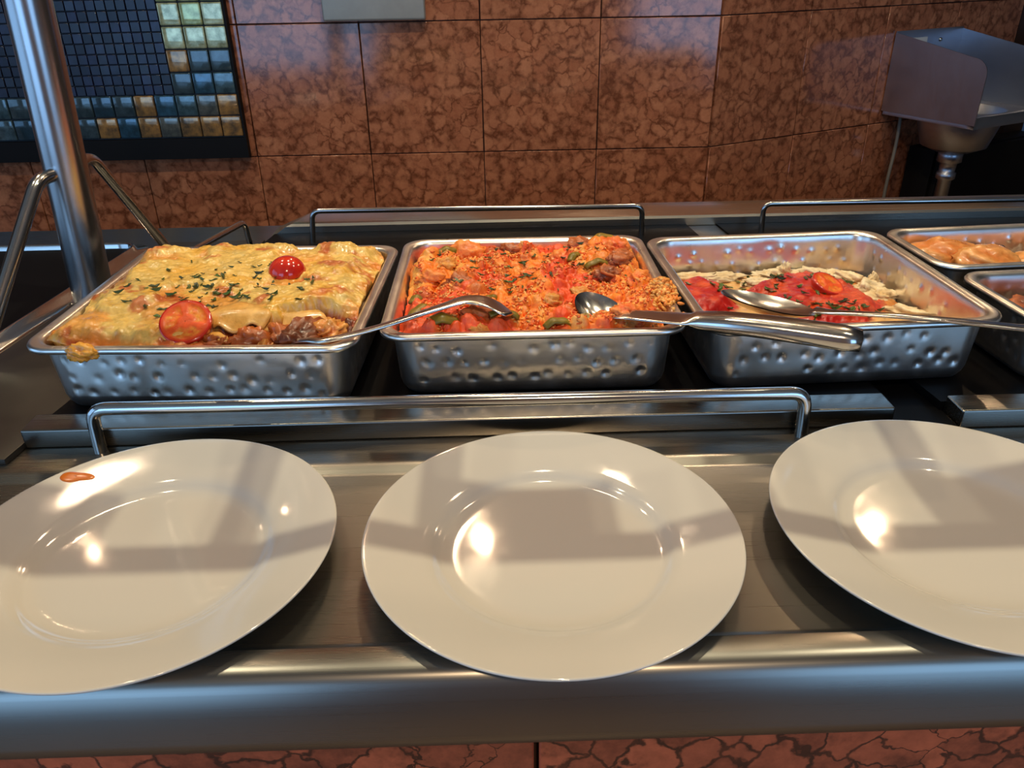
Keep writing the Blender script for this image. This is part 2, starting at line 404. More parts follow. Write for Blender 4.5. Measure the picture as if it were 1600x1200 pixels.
# basin: deck with a round bowl hanging below
a = np.linspace(0, 2*np.pi, 48, endpoint=False); cx, cy = SW/2, -.155
ring = []
for rr, z in [(.118, SZ0+.018), (.112, SZ0+.014), (.104, SZ0-.03), (.085, SZ0-.085), (.05, SZ0-.10), (.02, SZ0-.103)]:
    ring.append(np.stack([cx+rr*np.cos(a), cy+rr*np.sin(a), 0*a+z], -1))
out = []
for rr, z in [(.116, SZ0+.016), (.114, SZ0+.005), (.107, SZ0-.03), (.089, SZ0-.088), (.052, SZ0-.104), (.02, SZ0-.107)]:
    out.append(np.stack([cx+rr*np.cos(a), cy+rr*np.sin(a), 0*a+z], -1))
sq = np.stack([np.clip(cx+.30*np.cos(a), .002, SW-.002), np.clip(cy+.30*np.sin(a), -SD+.002, -.004), 0*a+SZ0+.02], -1)
lip = sq.copy(); lip[:, 2] -= .03
link('basin', mesh('basin', np.concatenate([lip, sq]+ring+out[::-1]).reshape(-1, 3), grid_faces(14, 48, True)), M_SINK, sk)
link('drain_pipe', lathe('drain_pipe', [(.0, -.10), (.034, -.10), (.034, -.135), (.024, -.14), (.022, -.165), (.027, -.168), (.027, -.185), (.019, -.19), (.019, -.40), (0, -.40)], 24), M_SINK, sk, (cx, cy, SZ0))
link('supply_hose', tube('supply_hose', fillet([(.05, -.03, SZ0), (.045, -.04, -.08), (.03, -.045, -.18), (.04, -.04, -.4)], .06), .005), M_TUBE, sk)
link('notice', box_mesh('notice', .05, .13, -.0055, -.004, .17, .215), plain('notice_paper', (.6, .6, .58), .5), sk)
for x in (.17, .03): link('screw', lathe('screw', [(0, 0), (.006, 0), (.005, .003), (0, .004)], 12), M_RAIL, sk, (x+.02, -.004, .205), (R(90), 0, 0))
cab = empty('cabinet', on_side(.79, .02, -.9), R(26)); setp(cab, label='black cabinet standing on the floor under the sink', cat='cabinet')
link('body', box_mesh('body', 0, .5, -.09, -.0, 0, .805, .004), M_DARK, cab)
link('door', box_mesh('door', .01, .49, -.108, -.0905, .05, .80, .003), M_DARK, cab)

# ------------------------------------------------------------------ the buffet counter
ct = empty('buffet_counter', (0, 0, -.9)); setp(ct, label='long stainless steel buffet counter with marble front', cat='counter')
def part(name, me, m, parent=ct, loc=(0, 0, .9), **k): return link(name, me, m, parent, loc, **k)
shelf = [(.388, -.05), (.376, -.05), (.3685, -.046), (.366, -.040), (.3662, -.034), (.3752, .002), (.3795, .0092), (.3845, .0124), (.392, .0132), (.399, .0135), (.405, .0125),
         (.4125, .004), (.416, .0012), (.421, 0), (.632, 0), (.636, .001), (.642, .0045), (.648, .0055), (.69, .0055), (1.445, .0055), (1.45, .004), (1.45, -.05)]
part('tray_shelf', extrude_x('tray_shelf', shelf, -1.7, 1.9), M_STEEL)
part('body', box_mesh('body', -1.69, 1.89, .41, 1.44, -.9, -.052), M_GROUT)
fw_ = .42; ftile = box_mesh('tile', -fw_/2+.002, fw_/2-.002, -.014, 0, -.42+.0015, -.0015, .0015, 1); ftile.materials.append(M_MARBLE_F)
for r in range(2):
    for c in range(8): part('tile', ftile, None, loc=(.0205+fw_*(c-3.5), .409, .9-.052-.42*r))
# raised box rails in front of the black warming plates
part('rail_box', box_mesh('rail_box', -.481, .402, .689, .722, .0055, .0265, .0022, 3), M_STEEL)
part('rail_box', box_mesh('rail_box', .466, 1.35, .680, .713, .0055, .0265, .0022, 3), M_STEEL)
part('warming_plate', prism_mesh('warming_plate', [(-.475, .7225), (.41, .7225), (.335, 1.352), (-.385, 1.352)], .0055, .0185), M_BLACK)
part('warming_plate', prism_mesh('warming_plate', [(.462, .7135), (1.35, .7135), (1.15, 1.352), (.388, 1.352)], .0055, .0185), M_BLACK)
part('gap_cover', prism_mesh('gap_cover', [(.4035, .652), (.4645, .652), (.4645, .712), (.422, 1.07), (.37, 1.07), (.411, .722), (.4035, .722)], .0056, .0085), M_BLACK)
part('plate_divider', prism_mesh('plate_divider', [(.371, 1.08), (.420, 1.08), (.387, 1.35), (.336, 1.35)], .0055, .0165, .001), M_STEEL)
rear = [(1.353, .0055), (1.353, .030), (1.356, .034), (1.362, .0355), (1.405, .0365), (1.432, .0365), (1.436, .034), (1.436, .0055)]
part('rear_ledge', extrude_x('rear_ledge', rear, -.40, 1.9, True, [-.0, .035, .045, .05, .07, .075, .07, .0]), M_LEDGE)
# the empty well at the left, turned with the counter's curve
wl = empty('empty_well', (0, 0, .9)); wl.parent = ct
poly = [(-.66, .80), (-.606, 1.325), (-1.0, 1.325), (-1.06, .80)]
def rounded(poly, r, n=6):
    P = [Vector((x, y, 0)) for x, y in poly]; o = []
    for i in range(len(P)):
        p, a_, b_ = P[i], P[i-1], P[(i+1) % len(P)]
        s, e = p+(a_-p).normalized()*r, p+(b_-p).normalized()*r
        for t in np.linspace(0, 1, n): q = s*(1-t)**2+p*2*t*(1-t)+e*t*t; o.append((q.x, q.y))
    return o
inner = np.array(rounded(poly, .035)); cen = inner.mean(0)
def ringz(k, z): q = inner.copy(); dv = q-cen; q = q+dv/np.linalg.norm(dv, axis=1, keepdims=True)*k; return np.c_[q, np.full(len(q), z)]
rim = [ringz(.024, .0055), ringz(.022, .0085), ringz(.004, .010), ringz(0, .018), ringz(-.004, .0185), ringz(-.006, .016), ringz(-.007, .006)]
link('well_rim', mesh('well_rim', np.concatenate(rim), grid_faces(len(rim), len(inner), True)), M_RAIL, wl)
link('well_floor', prism_mesh('well_floor', [tuple(v) for v in ringz(-.0065, 0)[:, :2]], .0056, .009), M_BLACK, wl)
part('filler_strip', prism_mesh('filler_strip', [(-.645, .66), (-.485, .66), (-.40, 1.34), (-.575, 1.34)], .0055, .012, .001), M_STRIP)
# guard rails
def guard_rail(pts, rad=.0063, r=.016): part('guard_rail', tube('guard_rail', fillet(pts, r, 8), rad), M_RAIL)
guard_rail([(-.402, .681, .003), (-.402, .685, .052), (.303, .680, .052), (.303, .675, .003)], .0066)
guard_rail([(-.309, 1.30, .012), (-.303, 1.30, .072), (.245, 1.30, .068), (.247, 1.30, .012)], .0045, .014)
guard_rail([(.451, 1.30, .012), (.449, 1.30, .067), (1.05, 1.30, .064), (1.05, 1.30, .012)], .0045, .014)
guard_rail([(-.485, 1.02, .012), (-.485, 1.02, .06), (-.417, 1.30, .056), (-.414, 1.30, .012)], .0048, .014)

# support post with its bent brace tubes
sp = empty('support_post', (-.586, 1.09, .0055)); setp(sp, label='thick round steel post with bent brace tubes at the left', cat='post')
link('post', tube('post', [(0, 0, 0), (.012, 0, .2), (.066, 0, 1.25)], .0275, 40), M_POST, sp)
link('collar', lathe('collar', [(.0, .0), (.031, 0), (.031, .004), (.028, .006), (0, .006)], 40), M_POST, sp)
link('brace', tube('brace', fillet([(.006, -.018, .188), (-.002, -.052, .187), (-.038, -.235, .0)], .02, 9), .0088, 18), M_RAIL, sp)
link('brace', tube('brace', fillet([(.018, .02, .192), (.022, .055, .194), (.041, .205, .0)], .03, 9), .0078, 18), M_RAIL, sp)

# ------------------------------------------------------------------ plates
PR = .1525
plate_prof = [(0, .0075), (.03, .0075), (.060, .0075), (.074, .0075), (.080, .0076), (.085, .0079), (.089, .0086), (.0925, .0095), (.096, .0120), (.100, .0145), (.106, .0162), (.125, .0205), (.145, .0252), (.1505, .0264), (.1520, .0266),
              (.1525, .0257), (.1518, .0244), (.148, .0225), (.125, .0168), (.104, .0112), (.097, .0072), (.092, .003), (.090, .0004), (.086, .0004), (.084, .003), (.06, .0034), (0, .0034)]
plate_me = lathe('dinner_plate', plate_prof, 160); plate_me.materials.append(M_CERAMIC)
for x, y, lab in [(-.2895, .512, 'white dinner plate with an orange sauce spot on its rim'), (.039, .510, 'clean white dinner plate in the middle between the other two'),
                  (.377, .514, 'white dinner plate at the right, partly cut off by the picture edge')]:
    link('dinner_plate', plate_me, None, None, (x, y, .0003), label=lab, cat='plate', group='dinner plates on the tray shelf')
# sauce spot on the first plate's rim
n = 40; a = np.linspace(0, 2*np.pi, n, endpoint=False)
rad = .0105*(1+.18*np.sin(2*a+.5)+.13*np.sin(3*a+1))
def rim_z(x, y):
    rr = np.hypot(x+.2895, y-.512); return np.interp(rr, [.106, .125, .145, .1505, .1525], [.0162, .0205, .0252, .0264, .0257])
V = []
for k, h in [(1, -.0004), (.97, .0007), (.8, .0013), (.45, .0016), (.05, .0017)]:
    X = -.389+rad*k*np.cos(a)*1.25; Y = .6085+rad*k*np.sin(a)*.66; V.append(np.stack([X, Y, rim_z(X, Y)+h], -1))
link('sauce_spot', mesh('sauce_spot', np.concatenate(V), grid_faces(5, n, True)), plain('orange_sauce', (.55, .13, .01), .25, coat=.3),
     label='small orange sauce spot on the left plate rim', cat='sauce')

# ------------------------------------------------------------------ pans
PAN_Z = .0188
def pan_mesh(w, d, h, seed, rows=(.30, .52, .74), pitch=.0215, dz=.0015, cr=.03):
    rg = np.random.default_rng(seed)
    W_, D_ = w/2, d/2; ns, nd_ = int((w-2*cr)/.0022), int((d-2*cr)/.0022); na = 15
    def rrect(off):
        r = max(cr-.35*off, .012); hx, hy = W_-off, D_-off; P_ = []; N_ = []
        def seg(x0, y0, x1, y1, n, nx, ny):
            for t in np.arange(n)/n: P_.append((x0+(x1-x0)*t, y0+(y1-y0)*t)); N_.append((nx, ny))
        def arc(cx, cy, a0):
            for t in np.arange(na)/na: an = a0+t*math.pi/2; P_.append((cx+r*math.cos(an), cy+r*math.sin(an))); N_.append((math.cos(an), math.sin(an)))
        seg(-hx+r, -hy, hx-r, -hy, ns, 0, -1); arc(hx-r, -hy+r, -math.pi/2)
        seg(hx, -hy+r, hx, hy-r, nd_, 1, 0); arc(hx-r, hy-r, 0)
        seg(hx-r, hy, -hx+r, hy, ns, 0, 1); arc(-hx+r, hy-r, math.pi/2)
        seg(-hx, hy-r, -hx, -hy+r, nd_, -1, 0); arc(-hx+r, -hy+r, math.pi)
        return np.array(P_), np.array(N_)
    per, nrm = rrect(0); N = len(per)
    s = np.r_[0, np.cumsum(np.linalg.norm(np.diff(per, axis=0), axis=1))]; L = s[-1]+.0022
    straight = (np.abs(nrm).max(1) > .999)
    def dimp(z):
        o = np.zeros(N)
        for (sc, zc, rr, am) in DD: o += am*np.exp(-(((s-sc+L/2) % L-L/2)**2+(z-zc)**2)/(2*rr*rr))
        return o*straight
    DD = []
    for i, rz in enumerate(rows):
        for sc in np.arange(0, L, pitch):
            if rg.random() < .82: DD.append((sc+(i % 2)*pitch/2+rg.normal(0, .0025), h*rz+rg.normal(0, .0022), rg.uniform(.0024, .0034), -dz*rg.uniform(.5, 1.3)))
    for _ in range(70): DD.append((rg.uniform(0, L), h*rg.uniform(.15, .9), rg.uniform(.008, .016), rg.normal(0, .0004)))
    def lev(off, z, dm=0):
        P_, N_ = rrect(off)
        return np.c_[P_+N_*np.reshape(dm+np.zeros(N), (-1, 1)), np.full(N, z)]
    th = .0011
    zz = np.linspace(.016, h-.010, 26)
    wall_in = lambda z: .0135+(h-z)/h*.005
    inn = [lev(.0004, h-.0055), lev(0, h-.002), lev(.0012, h), lev(.0035, h+.0006), lev(.0095, h+.0002), lev(.012, h-.0012), lev(.0132, h-.004)]
    inn += [lev(wall_in(z), z, dimp(z)) for z in zz[::-1]]
    inn += [lev(.0195, .0095), lev(.0225, .005), lev(.0285, .0022), lev(.035, .0016)]
    out = [lev(.0016, h-.0055), lev(.0016, h-.002), lev(.009, h-.0016), lev(.0112, h-.003), lev(.0118, h-.006)]
    out += [lev(wall_in(z)-th, z, dimp(z)) for z in zz[::-1]]
    out += [lev(.0182, .009), lev(.0212, .0035), lev(.0275, .0006), lev(.034, 0)]
    rings = inn[::-1]+out
    V = np.concatenate(rings); Fq = grid_faces(len(rings), N, True)
    Fc = Fq.tolist()
    Fc.append(list(range(N))); Fc.append(list(range((len(rings)-1)*N, len(rings)*N))[::-1])
    me = bpy.data.meshes.new('pan'); me.from_pydata(V.tolist(), [], Fc)
    me.polygons.foreach_set('use_smooth', np.full(len(me.polygons), True)); me.update()
    bm = bmesh.new(); bm.from_mesh(me); bmesh.ops.recalc_face_normals(bm, faces=bm.faces[:]); bm.to_mesh(me); bm.free()
    return me
PANS = {'lasagna': (-.306, .8795, -2.6, .342, .322), 'rice': (.0365, .8945, 0, .322, .320), 'fish': (.3665, .890, 2.4, .322, .313),
        'gold': (.683, .983, 3.5, .30, .158), 'meat': (.698, .812, 3.5, .30, .158)}
PH = .0792
LAB = {'lasagna': 'dimpled steel pan filled with cheese-topped lasagna', 'rice': 'dimpled steel pan heaped with orange tomato rice',
       'fish': 'half-empty dimpled steel pan of fish in red sauce', 'gold': 'small steel pan of golden fillets at the right picture edge',
       'meat': 'small steel pan of browned meat in front of the golden fillets'}
PAN = {}
for i, (k, (x, y, rz, w, d_)) in enumerate(PANS.items()):
    PAN[k] = empty('serving_pan', (x, y, PAN_Z), R(rz), label=LAB[k], cat='pan', group='steel pans on the warming plates')
    link('pan_body', pan_mesh(w, d_, PH, 20+i), M_PAN, PAN[k])
riv = lathe('rivet', [(0, .004), (.003, .0038), (.0055, .0025), (.0065, 0)], 20)
link('rivet', riv, M_RAIL, PAN['gold'], (.02, .0565, .050), (R(83), 0, 0))
def local(k, x, y, z=0):   # world -> world position helper for things given in a pan's own axes
    px, py, rz, _, _ = PANS[k]; c, s_ = math.cos(R(rz)), math.sin(R(rz)); return (px+c*x-s_*y, py+s_*x+c*y, PAN_Z+z)
def place(name, me, m, k, loc, rot=(0, 0, 0), **kw):
    o = link(name, me, m, None, local(k, *loc), (rot[0], rot[1], rot[2]+R(PANS[k][2])), **kw); return o

# ------------------------------------------------------------------ lasagna
def height_mesh(name, X, Y, Z, col):
    m, n = X.shape
    return mesh(name, np.stack([X, Y, Z], -1).reshape(-1, 3), grid_faces(m, n), True, col.reshape(-1, 3))
def mixv(a, b, t): return np.asarray(a)*(1-t[..., None])+np.asarray(b)*t[..., None]
nx, ny = 330, 310
lw, ld = .155, .1460
X, Y = np.meshgrid(np.linspace(-lw, lw, nx), np.linspace(-ld, ld, ny))
def lasagna_height(X, Y):
    wob = .010*(fbm(X*22+3, Y*22, 5)-.5)
    base = .0775+.011*fbm(X*16, Y*16, 1)+.0065*fbm(X*52, Y*52, 2)+.0022*fbm(X*170, Y*170, 9, 3)
    rs = np.random.default_rng(4)
    slab = np.zeros_like(X)
    for i in range(26):
        cx, cy = rs.uniform(-lw, lw), rs.uniform(-ld*.95, ld); rx, ry = rs.uniform(.026, .05), rs.uniform(.02, .038); an = rs.uniform(-.5, .5)
        u = ((X-cx+wob)*math.cos(an)+(Y-cy)*math.sin(an))/rx; v = (-(X-cx)*math.sin(an)+(Y-cy+wob)*math.cos(an))/ry
        q = (np.abs(u)**2.6+np.abs(v)**2.6)
        slab = np.maximum(slab, rs.uniform(.004, .0075)*(1-sstep(.4, 1.2, q)))
    H = base+slab
    edge = np.minimum(lw-np.abs(X), ld-np.abs(Y))
    H -= .015*(1-sstep(-.006, .030, edge+.034*(fbm(X*38+9, Y*38, 33)-.5)))
    # scooped-out corner at the front right and a torn patch beside the halved tomato
    e1 = fbm(X*40+5, Y*40, 21)-.5
    cut = sstep(.012, -.006, Y+.100+e1*.026-.035*sstep(.05, .15, X))*sstep(-.006, .012, X-.012+e1*.03)
    torn = sstep(1.15, .75, np.hypot((X+.012)/.030, (Y+.118)/.022)+e1*.7)
    H2 = .040+.028*fbm(X*55, Y*55, 40, 4)+.010*sstep(-.14, -.10, Y)
    H = H*(1-cut)+np.minimum(H, H2)*cut
    H = H*(1-torn*.5)+(.068+.012*fbm(X*70, Y*70, 44))*torn*.5
    return H, cut, torn, slab
H, cut, torn, slab = lasagna_height(X, Y)
cheese, gold, brown = lin((226, 190, 104)), lin((226, 172, 62)), lin((196, 96, 30))
t1 = fbm(X*26+2, Y*26, 61); t2 = fbm(X*45, Y*45+4, 66)
c = mixv(cheese, gold, sstep(.42, .72, t1)*.8)
c = mixv(c, lin((208, 184, 112)), sstep(.5, .75, t2)*.6)
valley = sstep(.0035, .0005, slab)*sstep(.40, .60, fbm(X*34, Y*34, 70))
edge = np.minimum(lw-np.abs(X), ld-np.abs(Y))
c = mixv(c, lin((214, 130, 44)), np.clip(valley*.6+.8*sstep(.018, .002, edge)*sstep(.35, .6, t2), 0, 1))
c = mixv(c, lin((176, 60, 24)), sstep(.60, .76, fbm(X*38+11, Y*38, 81))*.75)
meat = mixv(lin((92, 40, 18)), lin((168, 76, 28)), sstep(.35, .65, fbm(X*110, Y*110, 90)))
c = mixv(c, meat, np.clip(sstep(.25, .7, cut), 0, 1)); c = mixv(c, lin((150, 50, 24)), np.clip(torn*1.2, 0, 1)*.85)
def clip_to_pan(X, Y, H, w, d):
    lim = .0155+(PH-np.minimum(H, PH))/PH*.006-.012*sstep(.0775, .082, H)
    hx, hy = w/2-lim, d/2-lim; X, Y = np.clip(X, -hx, hx), np.clip(Y, -hy, hy); r = .034
    ux, uy = np.abs(X)-(hx-r), np.abs(Y)-(hy-r); L = np.hypot(np.maximum(ux, 0), np.maximum(uy, 0))
    k = np.where((ux > 0) & (uy > 0) & (L > r), r/np.maximum(L, 1e-6), 1)
    return np.where(k < 1, np.sign(X)*(hx-r+ux*k), X), np.where(k < 1, np.sign(Y)*(hy-r+uy*k), Y)
lz = height_mesh('lasagna', *clip_to_pan(X, Y, H, .342, .322), H, c)
# skirt so that it is a body, not a sheet
b_ = bmesh.new(); b_.from_mesh(lz)
bound = [e for e in b_.edges if e.is_boundary]
ex = bmesh.ops.extrude_edge_only(b_, edges=bound)['geom']
for v in ex:
    if isinstance(v, bmesh.types.BMVert): v.co.z = .022; v.co.x *= .80; v.co.y *= .80
b_.to_mesh(lz); b_.free()
lz.polygons.foreach_set('use_smooth', np.full(len(lz.polygons), True))
place('lasagna', lz, M_CHEESE, 'lasagna', (0, 0, 0), label='baked lasagna with melted cheese, scooped out at the front corner', cat='lasagna')
def las_z(x, y): return float(lasagna_height(np.array([[x]]), np.array([[y]]))[0][0, 0])
# hanging cheese lobe over the front rim
def blob(name, rx, ry, rz, seed, amp=.18, fr=1.6, col=((.5, .2, .05), (.7, .3, .1)), sub=4, flat=None):
    bm = bmesh.new(); bmesh.ops.create_icosphere(bm, subdivisions=sub, radius=1)
    P = np.array([v.co[:] for v in bm.verts])
    nn = fbm(P[:, 0]*fr+P[:, 2]*1.7*fr+seed*3.1+50, P[:, 1]*fr-P[:, 2]*1.3*fr+seed+50, seed, 4)-.5
    n2 = fbm(P[:, 0]*4*fr+P[:, 2]*3*fr+50, P[:, 1]*4*fr-P[:, 2]*2*fr+50, seed+5, 3)-.5
    Q = P*np.clip(1+3.6*amp*nn+1.7*amp*n2+.8*amp*(fbm(P[:, 0]*11*fr+P[:, 2]*9*fr+70, P[:, 1]*11*fr-P[:, 2]*8*fr+70, seed+9, 2)-.5), .35, 1.8)[:, None]*np.array([rx, ry, rz])
    if flat is not None: Q[:, 2] = np.where(Q[:, 2] < flat, flat+(Q[:, 2]-flat)*.2, Q[:, 2])
    t = np.clip(.5+2.2*nn+n2, 0, 1); cc = mixv(col[0], col[1], t)
    Fc = np.array([[v.index for v in f.verts] for f in bm.faces]); bm.free()
    return mesh(name, Q, Fc, True, cc)
place('cheese_drip', blob('cheese_drip', .0135, .007, .009, 3, .3, 1.6, (lin((214, 130, 30)), lin((228, 164, 60)))), M_CHEESE, 'lasagna', (-.103, -.161, .076), (.3, 0, 0),
      label='melted cheese drip hanging over the lasagna pan front rim', cat='cheese')
# filling chunks in the scooped corner and cheese flaps
for i, (x, y, z, rx, ry, rz, cc) in enumerate([(.050, -.118, .060, .026, .016, .018, 'm'), (.100, -.112, .062, .030, .018, .020, 'd'), (.078, -.105, .060, .022, .016, .018, 'm'), (.02, -.128, .066, .016, .012, .012, 'm'), (.128, -.095, .066, .018, .018, .014, 'c'), (.072, -.130, .060, .012, .010, .012, 'c')]):
    col = {'m': (lin((120, 52, 20)), lin((190, 100, 40))), 'd': (lin((70, 32, 14)), lin((140, 70, 28))), 'c': (lin((206, 110, 40)), lin((226, 160, 80)))}[cc]
    place('filling_chunk', blob('filling_chunk', rx, ry, rz, 30+i, .3, 2.2, col), M_CHEESE, 'lasagna', (x, y, z), (0, 0, i),
          label=('ragged brown filling lump beside the halved tomato in the lasagna', 'largest dark meat lump in the scooped lasagna corner', 'brown filling lump under the torn cheese behind the dark lump', 'small filling lump just right of the halved tomato', 'orange cheesy lump near the right end of the scooped corner', 'small orange cheesy lump at the front rim of the scooped corner')[i], cat='filling', group='filling lumps in the scooped lasagna corner')
for i, (x, y, s_, rz) in enumerate([(-.020, -.128, .9, .2), (.012, -.124, .7, -.3), (.035, -.092, 1.15, .1), (.088, -.080, 1.2, .25)]):
    m_, n_ = 14, 18
    u, v = np.meshgrid(np.linspace(-1, 1, n_), np.linspace(-1, 1, m_))
    wx = u*(.026+.004*np.sin(v*3+i))*s_; wy = v*(.016+.003*np.sin(u*4+i))*s_
    wz = .004*np.cos(u*1.4)*np.cos(v*1.2)-.008*sstep(0, -1, v)*(1+.5*np.sin(u*5+i))
    cc = mixv(lin((214, 150, 56)), lin((226, 186, 110)), fbm(u*2+i*5, v*2, 7))
    me = height_mesh('cheese_flap', wx, wy, wz, cc)
    o = place('pasta_flap', me, M_CHEESE, 'lasagna', (x, y, max(.073, las_z(x, y)+.002)), (.15, 0, rz), label=('yellow pasta flap in front of the halved tomato', 'small pasta flap right of the halved tomato at the rim', 'cheese-covered pasta flap above the middle of the scooped corner', 'cheese-covered pasta flap at the right of the scooped corner')[i], cat='pasta', group='torn pasta flaps in the lasagna')
    md = o.modifiers.new('thick', 'SOLIDIFY'); md.thickness = .003

# tomatoes
def tomato_half(name_parent, R_, label, k, loc, rot, group):
    t = empty('tomato_half', local(k, *loc), 0, label=label, cat='tomato', group=group); t.rotation_euler = rot
    a = np.linspace(0, np.pi/2, 18)
    prof = [(R_*math.cos(q)*1.0, -R_*.92*math.sin(q)) for q in a[::-1]]; prof[0] = (.0001, prof[0][1])
    prof += [(R_*.985, .0006), (R_*.93, .0010)]
    link('skin', lathe('skin', prof, 48), M_TOMATO, t)
    m_, n_ = 20, 72; rr = np.linspace(.02, .95, m_)[:, None]*R_; an = np.linspace(0, 2*np.pi, n_, endpoint=False)[None]
    lob = np.abs(np.sin(an*1.5+.4)); q = rr/R_
    pocket = sstep(.25, .45, q)*sstep(.84, .72, q)*sstep(.25, .5, lob)
    z = .0008-.0016*pocket+.0009*fbm(q*np.cos(an)*9+20, q*np.sin(an)*9+20, 3)*pocket
    cc = mixv(lin((224, 84, 30)), lin((228, 150, 50)), pocket*np.clip(fbm(q*np.cos(an)*7+9, q*np.sin(an)*7+9, 8)*1.6-.3, 0, 1))
    cc = mixv(cc, lin((214, 60, 30)), np.broadcast_to(sstep(.8, .93, q), pocket.shape))
    V = np.stack([rr*np.cos(an), rr*np.sin(an), z], -1).reshape(-1, 3)
    link('cut_face', mesh('cut_face', V, grid_faces(m_, n_, True), True, cc.reshape(-1, 3)), M_TOMFLESH, t)
    return t
tz = las_z(-.008, -.128)
tomato_half('a', .0265, 'halved cherry tomato lying cut side up at the lasagna front', 'lasagna', (-.012, -.118, .0905), (R(34), R(4), 0), 'tomato halves on the dishes')
tomato_half('b', .0225, 'glossy cherry tomato half lying round side up on the lasagna', 'lasagna', (.054, .030, las_z(.054, .03)+.001), (R(180), 0, .4), 'tomato halves on the dishes')

# parsley
def parsley(name, k, pts, zf, seed, label, size=(.0022, .0052)):
    rg = np.random.default_rng(seed); V = []; Fc = []; cc = []
    for (x, y) in pts:
        s_ = rg.uniform(*size); an = rg.uniform(0, 6.28); L, w_ = s_*rg.uniform(.9, 1.7), s_*rg.uniform(.3, .8); z = zf(x, y)+.0008
        sh = [(-1, 0), (-.4, .8), (.15, .5), (.5, 1.0), (1, .1), (.4, -.8), (-.2, -.5), (-.6, -.7)]
        b0 = len(V); tl = rg.normal(0, .35, 2); col = np.array(lin((46, 72, 18)))*rg.uniform(.4, 1.8)*np.array([rg.uniform(.8, 1.7), 1, .8])
        for up in (0, .0006):
            for (u, v) in sh:
                p, q = u*L, v*w_; V.append((x+p*math.cos(an)-q*math.sin(an), y+p*math.sin(an)+q*math.cos(an), z+up+abs(tl[0]*p)+tl[1]*q*.5+.0008*math.sin(u*3))); cc.append(col)
        m_ = len(sh); Fc.append([b0+m_+i for i in range(m_)]); Fc.append([b0+i for i in range(m_)][::-1])
        for i in range(m_): j = (i+1) % m_; Fc.append([b0+i, b0+j, b0+m_+j, b0+m_+i])
    place(name, mesh(name, np.array(V), Fc, False, np.array(cc)), M_PARSLEY, k, (0, 0, 0), label=label, cat='parsley', kind='stuff')
rg = np.random.default_rng(3)
pp = list(zip(rg.normal(.0, .045, 70), rg.normal(-.005, .028, 70)))+list(zip(rg.normal(-.03, .055, 45), rg.normal(-.05, .03, 45)))+list(zip(rg.uniform(-.12, .12, 16), rg.uniform(-.1, .06, 16)))
pp = [(x, y) for x, y in pp if abs(x) < .14 and -.10 < y < .12]
parsley('chopped_parsley', 'lasagna', pp[::2]+pp[1::4], las_z, 5, 'chopped green parsley sprinkled over the lasagna cheese')

# ------------------------------------------------------------------ rice
rw, rd = .1445, .1435
X, Y = np.meshgrid(np.linspace(-rw, rw, 330), np.linspace(-rd, rd, 330))
_rb = np.random.default_rng(77); NB = 900
RB = np.c_[_rb.uniform(-rw, rw, NB), _rb.uniform(-rd, rd, NB), _rb.choice([.0042, .006, .0085, .012], NB, p=[.42, .33, .17, .08])*_rb.uniform(.8, 1.2, NB)]
def rice_height(X, Y):
    X, Y = np.asarray(X, float), np.asarray(Y, float)
    lump = fbm(X*26, Y*26, 101, 3); fi = fbm(X*230, Y*230, 109, 3)
    H = .058+.024*lump
    H = H+.012*np.exp(-((X-.085)**2+(Y-.10)**2)/(2*.042**2))+.010*np.exp(-((X+.06)**2+(Y-.10)**2)/(2*.04**2))
    H = H+.012*np.exp(-((X-.135)**2+(Y+.045)**2)/(2*.03**2))-.010*np.exp(-((X-.075)**2+(Y+.085)**2)/(2*.028**2))
    Xw, Yw = X+.003*(fbm(X*150, Y*150, 171, 2)-.5), Y+.003*(fbm(X*150+9, Y*150, 175, 2)-.5)
    bmp = np.zeros_like(H)
    for cx, cy, r_ in RB:
        if X.size > 40:
            msk = (np.abs(X-cx) < r_*1.1) & (np.abs(Y-cy) < r_*1.1)
            if not msk.any(): continue
            q = ((Xw[msk]-cx)**2+(Yw[msk]-cy)**2)/r_**2
            bmp[msk] = np.maximum(bmp[msk], r_*.95*np.sqrt(np.clip(1-q, 0, 1)))
        else:
            q = ((Xw-cx)**2+(Yw-cy)**2)/r_**2; bmp = np.maximum(bmp, r_*.95*np.sqrt(np.clip(1-q, 0, 1)))
    H = H+bmp+.0035*fi
    e = np.minimum(rw-np.abs(X), rd-np.abs(Y)); H = H-.012*(1-sstep(0, .016, e+.014*(fbm(X*45, Y*45, 121)-.5)))
    return H-.016*sstep(.105, .147, Y)
H = rice_height(X, Y)
ora, red, yel, brn = lin((246, 138, 44)), lin((236, 86, 36)), lin((248, 184, 92)), lin((196, 100, 40))
t1, t2, t3 = fbm(X*22, Y*22+3, 131, 4), fbm(X*60, Y*60, 135, 4), fbm(X*34+8, Y*34, 139, 4)
c = mixv(ora, red, sstep(.45, .62, t1)); c = mixv(c, yel, sstep(.54, .72, t2)*.8*sstep(.62, .42, t1)); c = mixv(c, brn, sstep(.62, .76, t3)*.7)
rm = height_mesh('tomato_rice', *clip_to_pan(X, Y, H, .322, .320), H, c)
b_ = bmesh.new(); b_.from_mesh(rm); ex = bmesh.ops.extrude_edge_only(b_, edges=[e for e in b_.edges if e.is_boundary])['geom']
for v in ex:
    if isinstance(v, bmesh.types.BMVert): v.co.z = .014; v.co.x *= .80; v.co.y *= .80
b_.to_mesh(rm); b_.free(); rm.polygons.foreach_set('use_smooth', np.full(len(rm.polygons), True))
place('tomato_rice', rm, M_RICE, 'rice', (0, 0, 0), label='heap of orange tomato rice filling the middle pan', cat='rice', kind='stuff')
def rice_z(x, y): return float(rice_height(np.array([x]), np.array([y]))[0])
